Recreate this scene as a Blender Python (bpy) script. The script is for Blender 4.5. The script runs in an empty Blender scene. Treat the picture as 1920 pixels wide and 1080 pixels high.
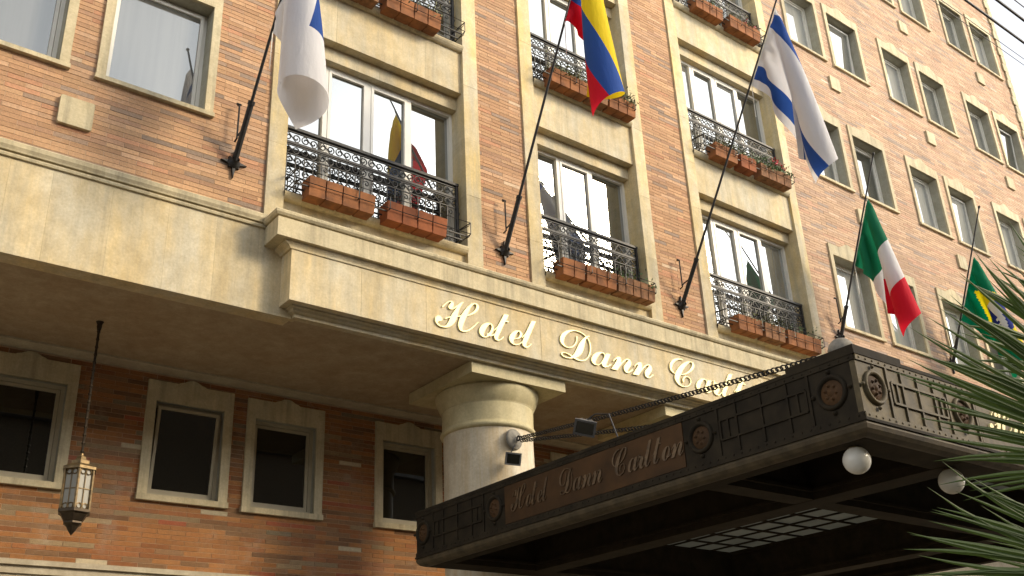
import bpy, math, random
import numpy as np
from mathutils import Vector, Matrix
random.seed(7)
SC = bpy.context.scene
# ---------------------------------------------------------------- camera
# metres, camera at the origin at eye height; street level is z = -1.6, the upper facade is the plane y = 10
RX = Vector((0.7823, -0.6229, 0.0)); YAW, PITCH, ROLL = 0.669360, 0.420249, -0.044910
fw = Vector((math.sin(YAW)*math.cos(PITCH), math.cos(YAW)*math.cos(PITCH), math.sin(PITCH)))
r0 = Vector((math.cos(YAW), -math.sin(YAW), 0)); u0 = r0.cross(fw)
CR = r0*math.cos(ROLL) + u0*math.sin(ROLL); CU = -r0*math.sin(ROLL) + u0*math.cos(ROLL)
cam = bpy.data.cameras.new('camera'); camo = bpy.data.objects.new('camera', cam); SC.collection.objects.link(camo)
camo.matrix_world = Matrix(((CR.x, CU.x, -fw.x, 0), (CR.y, CU.y, -fw.y, 0), (CR.z, CU.z, -fw.z, 0), (0, 0, 0, 1)))
cam.sensor_width = 36; cam.lens = 1876.57/1920*36
cam.shift_x = (960-953.19)/1920; cam.shift_y = (578.51-540)/1920
cam.clip_end = 3000; cam.clip_start = 0.05
SC.camera = camo
# ---------------------------------------------------------------- sky and sun
SUN = Vector((0.94, -1.0, 0.66)).normalized()
W = bpy.data.worlds.new('World'); SC.world = W; W.use_nodes = True
wn = W.node_tree.nodes; wl = W.node_tree.links; wn.clear()
sky = wn.new('ShaderNodeTexSky'); sky.sky_type = 'NISHITA'; sky.sun_disc = False
sky.sun_elevation = math.asin(SUN.z); sky.sun_rotation = math.atan2(SUN.x, SUN.y)
sky.altitude = 2600; sky.air_density = 1.0; sky.dust_density = 9.0; sky.ozone_density = 1.0
hs = wn.new('ShaderNodeHueSaturation'); hs.inputs['Saturation'].default_value = 0.18
bg = wn.new('ShaderNodeBackground'); bg.inputs['Strength'].default_value = 0.15
wo = wn.new('ShaderNodeOutputWorld')
wl.new(sky.outputs[0], hs.inputs['Color']); wl.new(hs.outputs[0], bg.inputs['Color']); wl.new(bg.outputs[0], wo.inputs['Surface'])
sl = bpy.data.lights.new('sun', 'SUN'); sl.energy = 1.1; sl.angle = math.radians(13.0); sl.color = (1.0, 0.82, 0.56)
so = bpy.data.objects.new('sun', sl); SC.collection.objects.link(so)
so.rotation_euler = (-SUN).to_track_quat('-Z', 'Y').to_euler()
SC.view_settings.view_transform = 'Standard'; SC.view_settings.look = 'None'
SC.view_settings.exposure = 1.53; SC.view_settings.gamma = 1.0; SC.view_settings.use_curve_mapping = False
SC.render.engine = 'CYCLES'
SC.cycles.max_bounces = 8; SC.cycles.diffuse_bounces = 4; SC.cycles.glossy_bounces = 4
SC.cycles.transparent_max_bounces = 8
# ---------------------------------------------------------------- materials
M = {}
def newmat(name):
    m = bpy.data.materials.new(name); m.use_nodes = True; n = m.node_tree.nodes; n.clear()
    o = n.new('ShaderNodeOutputMaterial'); M[name] = m
    return m, n, m.node_tree.links, o
def noise(n, l, scale, detail=4, rough=.55, vec=None, stretch=None):
    t = n.new('ShaderNodeTexNoise'); t.inputs['Scale'].default_value = scale
    t.inputs['Detail'].default_value = detail; t.inputs['Roughness'].default_value = rough
    g = n.new('ShaderNodeNewGeometry'); src = g.outputs['Position']
    if stretch:
        mp = n.new('ShaderNodeMapping'); mp.inputs['Scale'].default_value = stretch
        l.new(src, mp.inputs['Vector']); src = mp.outputs[0]
    l.new(src, t.inputs['Vector'])
    return t
def ramp(n, l, src, p0, p1, c0=(0, 0, 0, 1), c1=(1, 1, 1, 1)):
    r = n.new('ShaderNodeValToRGB'); e = r.color_ramp.elements
    e[0].position = p0; e[1].position = p1; e[0].color = c0; e[1].color = c1
    l.new(src, r.inputs['Fac']); return r
def mixc(n, l, fac, a, b, mode='MIX'):
    m = n.new('ShaderNodeMix'); m.data_type = 'RGBA'; m.blend_type = mode
    for k, v in ((0, fac), (6, a), (7, b)):
        if isinstance(v, (int, float)): m.inputs[k].default_value = v
        elif isinstance(v, tuple): m.inputs[k].default_value = (*v[:3], 1)
        else: l.new(v, m.inputs[k])
    return m.outputs[2]
def bump(n, l, src, strength, dist=.01):
    b = n.new('ShaderNodeBump'); b.inputs['Strength'].default_value = strength; b.inputs['Distance'].default_value = dist
    l.new(src, b.inputs['Height']); return b.outputs[0]
def stone(name, c1, c2, stain=(.25, .2, .13), objvar=.25, stainamt=.35, rough=.82, spec=.3):
    m, n, l, o = newmat(name); p = n.new('ShaderNodeBsdfPrincipled')
    a = noise(n, l, 1.0, 6, .62, stretch=(2.2, 2.2, .7)); f = ramp(n, l, a.outputs[0], .36, .64)
    c = mixc(n, l, f.outputs[0], c1, c2)
    b = noise(n, l, 5.0, 7, .7); bf = ramp(n, l, b.outputs[0], .35, .7, (.84, .82, .78, 1), (1.08, 1.08, 1.07, 1)); c = mixc(n, l, 1.0, c, bf.outputs[0], 'MULTIPLY')
    s = noise(n, l, 1.0, 7, .68, stretch=(7.5, 7.5, .45)); sf = ramp(n, l, s.outputs[0], .47, .75)
    mul = n.new('ShaderNodeMath'); mul.operation = 'MULTIPLY'; mul.inputs[1].default_value = stainamt; l.new(sf.outputs[0], mul.inputs[0])
    c = mixc(n, l, mul.outputs[0], c, stain)
    oi = n.new('ShaderNodeObjectInfo')
    mr = n.new('ShaderNodeMapRange'); mr.inputs[3].default_value = 1-objvar; mr.inputs[4].default_value = 1+objvar*.35
    l.new(oi.outputs['Random'], mr.inputs[0])
    vv = n.new('ShaderNodeCombineColor'); 
    for k in range(3): l.new(mr.outputs[0], vv.inputs[k])
    c = mixc(n, l, 1.0, c, vv.outputs[0], 'MULTIPLY')
    g = noise(n, l, 38, 5, .65); gf = ramp(n, l, g.outputs[0], .3, .75, (.86, .85, .83, 1), (1.08, 1.08, 1.07, 1))
    c = mixc(n, l, 1.0, c, gf.outputs[0], 'MULTIPLY')
    l.new(c, p.inputs['Base Color']); p.inputs['Roughness'].default_value = rough
    p.inputs['Specular IOR Level'].default_value = spec
    l.new(bump(n, l, g.outputs[0], .25, .004), p.inputs['Normal']); l.new(p.outputs[0], o.inputs[0]); return m
def plain(name, col, rough=.6, metal=0., var=.15, scale=6., bmp=.0, spec=.5, col2=None):
    m, n, l, o = newmat(name); p = n.new('ShaderNodeBsdfPrincipled')
    a = noise(n, l, scale, 5, .6)
    lo = tuple(max(0, x*(1-var)) for x in col) if col2 is None else col2
    hi = tuple(min(1, x*(1+var)) for x in col) if col2 is None else col
    f = ramp(n, l, a.outputs[0], .3, .7); c = mixc(n, l, f.outputs[0], lo, hi)
    l.new(c, p.inputs['Base Color']); p.inputs['Roughness'].default_value = rough; p.inputs['Metallic'].default_value = metal
    p.inputs['Specular IOR Level'].default_value = spec
    if bmp: l.new(bump(n, l, a.outputs[0], bmp, .01), p.inputs['Normal'])
    l.new(p.outputs[0], o.inputs[0]); return m
stone('limestone', (.66, .52, .285), (.60, .54, .40), (.33, .29, .2), .12, .6)
stone('pilaster_stone', (.62, .55, .40), (.70, .54, .25), (.36, .33, .25), .2, .6)
stone('surround_stone', (.64, .54, .34), (.56, .49, .33), (.22, .19, .13), .14, .75)
stone('column_stone', (.63, .55, .33), (.56, .48, .27), (.36, .32, .2), .12, .4, .6)
stone('column_shaft_stone', (.66, .60, .47), (.60, .52, .38), (.48, .33, .15), .06, .75, .55)
stone('reveal_plaster', (.42, .40, .33), (.37, .36, .29), (.26, .24, .18), .1, .3)
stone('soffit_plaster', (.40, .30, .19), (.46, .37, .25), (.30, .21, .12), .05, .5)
stone('lower_plaster', (.55, .49, .36), (.47, .40, .29), (.33, .28, .2), .08, .4)
plain('mortar', (.47, .325, .205), .95, 0, .2, 9)
def brickmat():
    m, n, l, o = newmat('brick'); p = n.new('ShaderNodeBsdfPrincipled')
    at = n.new('ShaderNodeAttribute'); at.attribute_name = 'Col'
    g = noise(n, l, 30, 6, .7); gf = ramp(n, l, g.outputs[0], .25, .8, (.72, .72, .74, 1), (1.2, 1.18, 1.15, 1))
    c = mixc(n, l, 1.0, at.outputs['Color'], gf.outputs[0], 'MULTIPLY')
    w = noise(n, l, .7, 5, .6); wf = ramp(n, l, w.outputs[0], .52, .72)
    ml = n.new('ShaderNodeMath'); ml.operation = 'MULTIPLY'; ml.inputs[1].default_value = .3; l.new(wf.outputs[0], ml.inputs[0])
    c = mixc(n, l, ml.outputs[0], c, (.27, .205, .16))
    e = noise(n, l, 2.2, 7, .75); ef = ramp(n, l, e.outputs[0], .58, .80); me_ = n.new('ShaderNodeMath'); me_.operation = 'MULTIPLY'; me_.inputs[1].default_value = .45; l.new(ef.outputs[0], me_.inputs[0])
    c = mixc(n, l, me_.outputs[0], c, (.52, .44, .35))
    d_ = noise(n, l, 1.0, 6, .7, stretch=(3.2, 3.2, .3)); df = ramp(n, l, d_.outputs[0], .52, .74); md = n.new('ShaderNodeMath'); md.operation = 'MULTIPLY'; md.inputs[1].default_value = .28; l.new(df.outputs[0], md.inputs[0])
    c = mixc(n, l, md.outputs[0], c, (.24, .18, .14))
    l.new(c, p.inputs['Base Color']); p.inputs['Roughness'].default_value = .92; p.inputs['Specular IOR Level'].default_value = .2
    l.new(bump(n, l, g.outputs[0], .5, .006), p.inputs['Normal']); l.new(p.outputs[0], o.inputs[0])
brickmat()
plain('white_frame', (.72, .69, .60), .45, 0, .05, 3)
plain('iron', (.022, .02, .017), .5, .4, .4, 25, .2)
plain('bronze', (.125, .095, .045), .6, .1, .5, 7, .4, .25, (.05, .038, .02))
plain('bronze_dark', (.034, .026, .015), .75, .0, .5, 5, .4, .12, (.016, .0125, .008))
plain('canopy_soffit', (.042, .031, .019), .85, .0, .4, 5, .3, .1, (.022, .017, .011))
plain('bronze_cove', (.07, .052, .028), .6, .1, .4, 9, .2, .3)
plain('tan_frame', (.40, .345, .23), .6, 0, .08, 4)
plain('bronze_sign', (.085, .043, .017), .65, .05, .3, 3, .3, .15, (.04, .023, .011))
plain('bronze_letter', (.105, .066, .032), .5, .2, .5, 14)
plain('gold_letter', (.80, .70, .33), .45, .1, .05, 8)
plain('terracotta', (.36, .145, .055), .85, 0, .3, 4.5, .3, .2, (.13, .06, .032))
plain('terracotta_bright', (.33, .105, .038), .8, 0, .2, 4.5, .2, .2, (.16, .055, .025))
plain('terracotta_aged', (.31, .155, .075), .9, 0, .3, 11, .4, .2, (.13, .07, .04))
plain('soil', (.06, .04, .025), .95, 0, .4, 30, .5)
plain('leaf_green', (.075, .125, .03), .6, 0, .5, 15)
plain('leaf_olive', (.12, .125, .045), .7, 0, .5, 15)
plain('flower_red', (.55, .02, .04), .6, 0, .3, 15)
plain('brass', (.17, .115, .05), .5, .6, .5, 20)
plain('dark_brass', (.05, .035, .02), .5, .7, .4, 20)
plain('lamp_grey', (.11, .11, .11), .45, .3, .2, 12)
plain('plate_stone', (.22, .20, .16), .8, 0, .35, 14, .4)
plain('cable_black', (.012, .012, .012), .6)
plain('asphalt', (.055, .053, .05), .9, 0, .3, 3, .2)
plain('paving', (.20, .17, .125), .85, 0, .25, 2, .2)
plain('trunk_bark', (.13, .095, .06), .95, 0, .4, 12, .8)
plain('roof_grey', (.2, .19, .18), .9)
def glassmat(name, refl, inner, tint=(.92, .95, .93)):
    m, n, l, o = newmat(name)
    d = n.new('ShaderNodeBsdfDiffuse'); a = noise(n, l, 3.0, 3, .5, stretch=(4, 4, .12)); f = ramp(n, l, a.outputs[0], .3, .7, (*[x*.82 for x in inner], 1), (*inner, 1)); l.new(f.outputs[0], d.inputs[0])
    g = n.new('ShaderNodeBsdfGlossy'); g.inputs['Roughness'].default_value = .012; g.inputs['Color'].default_value = (*tint, 1)
    w = noise(n, l, 1.1, 2, .4); l.new(bump(n, l, w.outputs[0], .05, .02), g.inputs['Normal'])
    lw = n.new('ShaderNodeLayerWeight'); lw.inputs['Blend'].default_value = .35
    mr = n.new('ShaderNodeMapRange'); mr.inputs[3].default_value = refl; mr.inputs[4].default_value = min(1, refl+.35); l.new(lw.outputs['Fresnel'], mr.inputs[0])
    mx = n.new('ShaderNodeMixShader'); l.new(mr.outputs[0], mx.inputs[0]); l.new(d.outputs[0], mx.inputs[1]); l.new(g.outputs[0], mx.inputs[2]); l.new(mx.outputs[0], o.inputs[0])
glassmat('coated_glass', .33, (.05, .05, .045)); glassmat('sheer_glass', .30, (.17, .17, .155)); glassmat('pale_glass', .30, (.36, .36, .33))
glassmat('curtained_glass', .17, (.13, .13, .118))
glassmat('dark_glass', .05, (.008, .008, .006))
def transl(name, col, tr, rough=.3):
    m, n, l, o = newmat(name)
    a = noise(n, l, 2.5, 4); f = ramp(n, l, a.outputs[0], .3, .7, (*[x*.8 for x in col], 1), (*col, 1))
    p = n.new('ShaderNodeBsdfPrincipled'); p.inputs['Roughness'].default_value = rough; l.new(f.outputs[0], p.inputs['Base Color'])
    t = n.new('ShaderNodeBsdfTranslucent'); l.new(f.outputs[0], t.inputs[0])
    mx = n.new('ShaderNodeMixShader'); mx.inputs[0].default_value = tr
    l.new(p.outputs[0], mx.inputs[1]); l.new(t.outputs[0], mx.inputs[2]); l.new(mx.outputs[0], o.inputs[0])
transl('frosted_glass', (.27, .275, .25), .7)
transl('opal_glass', (.86, .83, .74), .35, .15)
transl('lantern_glass', (.38, .35, .27), .3, .3)
transl('palm_leaf', (.095, .155, .03), .38, .5)
def flagmat():
    m, n, l, o = newmat('flag_cloth'); at = n.new('ShaderNodeAttribute'); at.attribute_name = 'Col'
    g = noise(n, l, 220, 2); gf = ramp(n, l, g.outputs[0], .3, .7, (.93, .93, .93, 1), (1, 1, 1, 1))
    c = mixc(n, l, 1.0, at.outputs['Color'], gf.outputs[0], 'MULTIPLY')
    p = n.new('ShaderNodeBsdfPrincipled'); p.inputs['Roughness'].default_value = .75; p.inputs['Specular IOR Level'].default_value = .15; l.new(c, p.inputs['Base Color'])
    wr = noise(n, l, 1.0, 4, .55, stretch=(9, 9, 3)); l.new(bump(n, l, wr.outputs[0], .55, .035), p.inputs['Normal'])
    t = n.new('ShaderNodeBsdfTranslucent'); l.new(c, t.inputs[0])
    mx = n.new('ShaderNodeMixShader'); mx.inputs[0].default_value = .35
    l.new(p.outputs[0], mx.inputs[1]); l.new(t.outputs[0], mx.inputs[2]); l.new(mx.outputs[0], o.inputs[0])
flagmat()
# ---------------------------------------------------------------- helpers
COL = SC.collection
class MB:
    def __init__(s): s.v = []; s.f = []
    def box(s, x0, x1, y0, y1, z0, z1):
        b = len(s.v)
        s.v += [(x0, y0, z0), (x1, y0, z0), (x1, y1, z0), (x0, y1, z0), (x0, y0, z1), (x1, y0, z1), (x1, y1, z1), (x0, y1, z1)]
        s.f += [(b, b+3, b+2, b+1), (b+4, b+5, b+6, b+7), (b, b+1, b+5, b+4), (b+1, b+2, b+6, b+5), (b+2, b+3, b+7, b+6), (b+3, b, b+4, b+7)]
        return s
    def quad(s, *p): b = len(s.v); s.v += [tuple(q) for q in p]; s.f.append(tuple(range(b, b+len(p)))); return s
    def tube(s, pts, r, k=5, r1=None, caps=True):
        pts = [Vector(p) for p in pts]; n = len(pts); b0 = len(s.v); ref = None
        for i, p in enumerate(pts):
            t = (pts[min(i+1, n-1)]-pts[max(i-1, 0)]).normalized()
            if ref is None: ref = t.orthogonal().normalized()
            ref = (ref - t*ref.dot(t)); ref = ref.normalized() if ref.length > 1e-6 else t.orthogonal().normalized()
            q = t.cross(ref); rr = r if r1 is None else r+(r1-r)*i/(n-1)
            for j in range(k):
                a = 2*math.pi*j/k; s.v.append(tuple(p+ref*math.cos(a)*rr+q*math.sin(a)*rr))
        for i in range(n-1):
            for j in range(k):
                a = b0+i*k+j; c = b0+i*k+(j+1) % k; s.f.append((a, c, c+k, a+k))
        if caps: s.f.append(tuple(b0+j for j in reversed(range(k)))); s.f.append(tuple(b0+(n-1)*k+j for j in range(k)))
        return s
    def lathe(s, prof, c=(0, 0, 0), k=24, axis=None, a0=0.):
        c = Vector(c); b0 = len(s.v); Rm = Vector((0, 0, 1)).rotation_difference(Vector(axis)).to_matrix() if axis else Matrix.Identity(3)
        for r, z in prof:
            for j in range(k):
                a = a0+2*math.pi*j/k; s.v.append(tuple(c+Rm @ Vector((r*math.cos(a), r*math.sin(a), z))))
        for i in range(len(prof)-1):
            for j in range(k):
                a = b0+i*k+j; d = b0+i*k+(j+1) % k; s.f.append((a, d, d+k, a+k))
        return s
    def prism(s, pts, y0, y1):            # polygon in x,z extruded along y
        b = len(s.v); n = len(pts)
        s.v += [(x, y0, z) for x, z in pts]+[(x, y1, z) for x, z in pts]
        s.f.append(tuple(range(b, b+n))); s.f.append(tuple(reversed(range(b+n, b+2*n))))
        for i in range(n): j = (i+1) % n; s.f.append((b+i, b+n+i, b+n+j, b+j))
        return s
    def mesh(s, name, mat, smooth=False):
        me = bpy.data.meshes.new(name); me.from_pydata(s.v, [], s.f); me.materials.append(M[mat]); me.update()
        if smooth: me.shade_smooth()
        return me
def add(name, me, parent=None, loc=(0, 0, 0), rot=(0, 0, 0)):
    o = bpy.data.objects.new(name, me); COL.objects.link(o); o.parent = parent; o.location = loc; o.rotation_euler = rot; return o
def put(name, mb, mat, parent=None, smooth=False, loc=(0, 0, 0), rot=(0, 0, 0)):
    return add(name, mb.mesh(name, mat, smooth), parent, loc, rot)
def tag(o, label, cat, group=None):
    o['label'] = label; o['category'] = cat
    if group: o['group'] = group
    return o
def thing(name, label, cat, loc=(0, 0, 0), group=None, rot=(0, 0, 0)): return tag(add(name, None, None, loc, rot), label, cat, group)
def struct_(o): o['kind'] = 'structure'; return o
def bent(x, z, r, turns, a0, sgn=1, n=13):
    return [(x+r*(1-.78*i/(n-1))*math.cos(a0+sgn*turns*2*math.pi*i/(n-1)), 0, z+r*(1-.78*i/(n-1))*math.sin(a0+sgn*turns*2*math.pi*i/(n-1))) for i in range(n)]
# ---------------------------------------------------------------- ground
g = MB(); g.quad((-400, -400, -1.6), (400, -400, -1.6), (400, 400, -1.6), (-400, 400, -1.6)); struct_(put('road', g, 'asphalt'))
g = MB(); g.box(-60, 60, 1.2, 12.5, -1.62, -1.47); struct_(put('pavement', g, 'paving'))
# ---------------------------------------------------------------- building on the other side of the street (shows only as the dark reflection in the arcade windows)
ob = add('street_building', None, None, (0, -17, -1.6)); tag(ob, 'dark brick building across street, seen only reflected in arcade windows', 'building')
OBH = 14.5
put('wall', MB().box(-45, 60, -8, 0, 0, OBH), 'trunk_bark', ob); put('roof', MB().box(-45.4, 60.4, -8.3, .4, OBH, OBH+.35), 'roof_grey', ob)
wm = MB().box(-.7, .7, .0, .06, 0, 1.6).mesh('window', 'dark_glass'); fm = MB().box(-.8, .8, .0, .10, -.12, 0).mesh('sill', 'roof_grey')
for k in range(4):
    for i in range(14): w_ = add('window', wm, ob, (-40+i*7.2, 0, 1.4+3.2*k)); add('sill', fm, w_)
# ---------------------------------------------------------------- hotel building
PITCHZ = 3.45; ZTOP = 21.2; XL, XR = -3.0, 27.2
hotel = thing('hotel_building', 'brick and limestone hotel with arcade, window bays and iron balconies', 'building', (0, 0, 0))
BAYS = [(4.22, 4.46, 7.22, 7.48, (4.46, 5.13, 5.80, 6.47, 7.22)), (8.35, 8.60, 10.77, 11.02, (8.60, 9.295, 10.0, 10.77)), (12.06, 12.31, 15.05, 15.28, (12.31, 12.965, 13.63, 14.305, 15.05))]
WCOL = [16.07, 17.73, 19.97, 21.63, 23.90, 25.50]; WW = 1.37
holes = []
for b in BAYS: holes.append((b[0], b[3], 0, 99))
wins = []
for k in range(4):
    for i, x in enumerate(WCOL): wins.append((x, 7.22+PITCHZ*k, i, k))
for k in range(2): wins += [(.46, 7.15+PITCHZ*k, -2, k), (2.12, 7.15+PITCHZ*k, -1, k)]
for x, z, i, k in wins: holes.append((x, x+WW, z, z+1.86))
def strips(x0, x1, holes, z0, z1):        # x intervals of a course that are not inside a hole
    iv = [(x0, x1)]
    for h in holes:
        if h[2] < z1 and h[3] > z0:
            nv = []
            for a, b in iv:
                if h[1] <= a or h[0] >= b: nv.append((a, b)); continue
                if h[0] > a: nv.append((a, h[0]))
                if h[1] < b: nv.append((h[1], b))
            iv = nv
    return iv
def backing(x0, x1, z0, z1, y, holes):
    zs = sorted({z0, z1}|{min(max(h[2], z0), z1) for h in holes}|{min(max(h[3], z0), z1) for h in holes}); mb = MB()
    for a, b in zip(zs, zs[1:]):
        if b-a < 1e-4: continue
        for p, q in strips(x0, x1, holes, a+1e-4, b-1e-4): mb.quad((p, y, a), (q, y, a), (q, y, b), (p, y, b))
    return mb
PAL = [((.46, .265, .15), 10), ((.49, .29, .165), 9), ((.43, .245, .14), 8), ((.51, .31, .19), 5), ((.39, .225, .14), 4), ((.33, .22, .155), 2.4), ((.29, .205, .155), 1.8), ((.45, .23, .135), 3), ((.55, .39, .265), .5)]
PAL = [((c[0]*1.06, c[1]*1.10, c[2]*1.06), w) for c, w in PAL]
PALHAZE = [((.25*.55+c[0]*.80, .25*.40+c[1]*.88, .25*.28+c[2]*1.0), w) for c, w in PAL]  # right wall's brick colours paled and warmed to stand in for haze
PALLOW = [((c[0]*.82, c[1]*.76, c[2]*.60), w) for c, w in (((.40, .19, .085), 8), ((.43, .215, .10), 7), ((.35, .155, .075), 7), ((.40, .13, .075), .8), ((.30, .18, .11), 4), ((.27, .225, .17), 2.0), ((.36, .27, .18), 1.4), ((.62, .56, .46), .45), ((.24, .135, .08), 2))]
CH, CL, GAP = .0605, .36, .007
def brick_list(x0, x1, z0, z1, holes, pal, rnd):
    out = []; cols = [c for c, w in pal]; ws = [w for c, w in pal]; i = 0; z = z0
    while z < z1-.03:
        off = (i % 2)*CL*.5+rnd.uniform(-.02, .02)
        for a, b in strips(x0, x1, holes, z+.015, z+CH-.015):
            x = a - ((a-off) % CL); last = None
            while x < b-.012:
                p, q = max(x, a)+GAP/2, min(x+CL, b)-GAP/2
                if q-p > .02:
                    ci = rnd.choices(range(len(cols)), ws)[0]
                    if last is not None and rnd.random() < .22: ci = last
                    last = ci; s = rnd.uniform(.86, 1.12)
                    out.append((p, q, z+GAP/2, min(z+CH, z1)-GAP/2, rnd.uniform(-.002, .0015), ci, s))
                x += CL
        z += CH; i += 1
    return out, cols
def brick_mesh(name, bricks, cols, y):
    v = []; f = []; col = []
    for p, q, a, b, dy, ci, s in bricks:
        k = len(v); y0 = y+dy; y1 = y+.012
        v += [(p, y0, a), (q, y0, a), (q, y0, b), (p, y0, b), (p, y1, a), (q, y1, a), (q, y1, b), (p, y1, b)]
        f += [(k, k+1, k+2, k+3), (k, k+4, k+5, k+1), (k+1, k+5, k+6, k+2), (k+2, k+6, k+7, k+3), (k+3, k+7, k+4, k)]
        c = cols[ci]; col += [c[0]*s, c[1]*s, c[2]*s, 1]*5
    me = bpy.data.meshes.new(name); me.from_pydata(v, [], f); me.materials.append(M['brick'])
    at = me.attributes.new('Col', 'FLOAT_COLOR', 'FACE'); at.data.foreach_set('color', col); return me
def brick_wall(x0, x1, z0, z1, y, holes, pal, seed, singles):
    rnd = random.Random(seed)
    part = put('brick_wall', backing(x0, x1, z0, z1, y+.0045, holes), 'mortar', hotel)
    inner = [(h[0]+.05, h[1]-.05, h[2]+.05, h[3]-.05) for h in holes]
    bl, cols = brick_list(x0, x1, z0, z1, inner, pal, rnd)
    def score(b):
        P = Vector(((b[0]+b[1])/2, y, (b[2]+b[3])/2)); d = P.dot(fw); px = 953+1876*P.dot(CR)/d; py = 578-1876*P.dot(CU)/d
        ok = 8 < px < 1900 and 8 < py < 1070 and b[1]-b[0] > CL-GAP-.005 and b[3]-b[2] > CH-GAP-.004
        return d if ok else 1e9
    order = sorted(range(len(bl)), key=lambda i: score(bl[i])); pick = set(i for i in order[:singles] if score(bl[i]) < 1e8)
    meshes = {}
    for i in sorted(pick):
        p, q, a, b, dy, ci, s = bl[i]; sk = round(s*8)/8
        if (ci, sk) not in meshes: meshes[(ci, sk)] = brick_mesh('brick', [(0, CL-GAP, 0, CH-GAP, 0, ci, sk)], cols, 0)
        add('brick', meshes[(ci, sk)], part, (p, y+dy, a))
    rest = brick_mesh('bricks', [b for i, b in enumerate(bl) if i not in pick], cols, y)
    o = add('brick_field', rest, part); o['kind'] = 'stuff'
    return part
for i_, (a_, b_, n_) in enumerate(((XL, 4.22, 200), (7.48, 8.35, 25), (11.02, 12.06, 15), (15.28, XR, 0))): brick_wall(a_, b_, 6.03, ZTOP, 10.0, [h for h in holes if a_ < h[0] and h[1] < b_], PAL if i_ < 3 else PALHAZE, 3+i_, n_)
YW = 12.45
LOWW = [(1.83, 3.0, 3.09), (3.85, 5.0, 3.08), (5.22, 6.38, 3.06), (7.23, 8.42, 3.05), (8.62, 9.80, 3.05), (10.6, 11.78, 3.05), (.40, 1.57, 3.09)]
lholes = [(a, b, z, z+1.58) for a, b, z in LOWW]
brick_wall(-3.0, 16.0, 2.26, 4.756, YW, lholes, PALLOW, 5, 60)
# ---- shell behind the facade so the building is a solid block
mb = MB(); mb.box(XL, XR+.05, 12.6, 24, -1.6, ZTOP); mb.box(XL, XR+.05, 10.55, 12.62, 4.9, ZTOP)
put('building_core', mb, 'reveal_plaster', hotel)
mb = MB(); mb.box(XL, XR+.1, 9.98, 24.1, ZTOP, ZTOP+.25); put('roof_slab', mb, 'roof_grey', hotel)
mb = MB(); mb.quad((XR+.051, 10.0, 4.8), (XR+.051, 24, 4.8), (XR+.051, 24, ZTOP), (XR+.051, 10.0, ZTOP)); put('side_wall', mb, 'mortar', hotel)
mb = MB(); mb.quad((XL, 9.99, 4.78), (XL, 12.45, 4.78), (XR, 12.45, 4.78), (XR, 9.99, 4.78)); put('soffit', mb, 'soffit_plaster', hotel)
mb = MB(); mb.box(XL, 16, 12.17, 12.449, 4.755, 4.777); put('soffit_trim', mb, 'lower_plaster', hotel)
mb = MB(); mb.box(XL, 16, 12.36, 12.6, 2.19, 2.25); mb.box(XL, 16, 12.40, 12.6, 2.10, 2.19); mb.box(XL, 16, 12.43, 12.6, -1.6, 2.10); put('plinth_wall', mb, 'lower_plaster', hotel)
mb = MB(); mb.box(16, XR, 12.3, 12.6, -1.6, 4.775); put('arcade_end_wall', mb, 'lower_plaster', hotel)
# quoins on the far corner
qm = {}
for i in range(50):
    z = 6.05+i*.30
    if z > ZTOP-.3: break
    w = .27 if i % 2 == 0 else .21
    if w not in qm:
        mb = MB(); mb.prism([(0, .03), (.03, .0), (w-.02, 0), (w+.02, .06), (w+.03, .145), (w+.02, .23), (w-.02, .29), (.03, .29), (0, .26)], -.05, .45); qm[w] = mb.mesh('quoin', 'surround_stone')
    add('quoin', qm[w], hotel, (XR+.2-w, 10.0, z))
# ---- fascia slabs left and right of the sign block, with cornice
def fascia(x0, x1, seed):
    rnd = random.Random(seed); x = x0
    while x < x1-.05:
        w = min(rnd.choice((.42, .52, .62, .56)), x1-x)
        if x1-x-w < .15: w = x1-x
        d = rnd.uniform(0, .004)
        put('fascia_slab', MB().box(x+.0006, x+w-.0006, 9.965+d*.25, 10.2, 4.772, 5.85), 'limestone', hotel); x += w
    mb = MB(); prof = [(9.965, 5.845), (9.94, 5.85), (9.935, 5.875), (9.94, 5.89), (9.955, 5.893), (9.955, 5.905), (9.925, 5.91), (9.92, 5.93), (9.905, 5.96), (9.905, 6.01), (9.93, 6.032), (10.02, 6.036)]
    for (y0, z0), (y1, z1) in zip(prof, prof[1:]): mb.quad((x0, y0, z0), (x1, y0, z0), (x1, y1, z1), (x0, y1, z1))
    put('fascia_cornice', mb, 'surround_stone', hotel)
fascia(XL, 4.645, 2); fascia(15.015, XR+.2, 4)
# ---- sign block: mouldings with mitred returns, both ends
CX = 9.83
def moulding(name, pts, mat):
    mb = MB()
    for (y0, x0, z0), (y1, x1, z1) in zip(pts, pts[1:]):
        X0, X1 = 2*CX-x0, 2*CX-x1
        mb.quad((x0, y0, z0), (X0, y0, z0), (X1, y1, z1), (x1, y1, z1))
        mb.quad((x0, 10.05, z0), (x0, y0, z0), (x1, y1, z1), (x1, 10.05, z1))
        mb.quad((X0, y0, z0), (X0, 10.05, z0), (X1, 10.05, z1), (X1, y1, z1))
    return put(name, mb, mat, hotel)
moulding('architrave_moulding', [(10.0, 4.70, 4.774), (9.90, 4.65, 4.774), (9.90, 4.65, 4.815), (9.875, 4.63, 4.82), (9.85, 4.60, 4.835), (9.842, 4.595, 4.855), (9.80, 4.56, 4.865), (9.80, 4.56, 4.885), (9.72, 4.49, 4.89), (9.72, 4.49, 4.9)], 'limestone')
moulding('bed_moulding', [(9.71, 4.49, 5.53), (9.685, 4.455, 5.535), (9.68, 4.44, 5.56), (9.665, 4.40, 5.585), (9.655, 4.38, 5.595), (9.655, 4.38, 5.625)], 'limestone')
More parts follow.
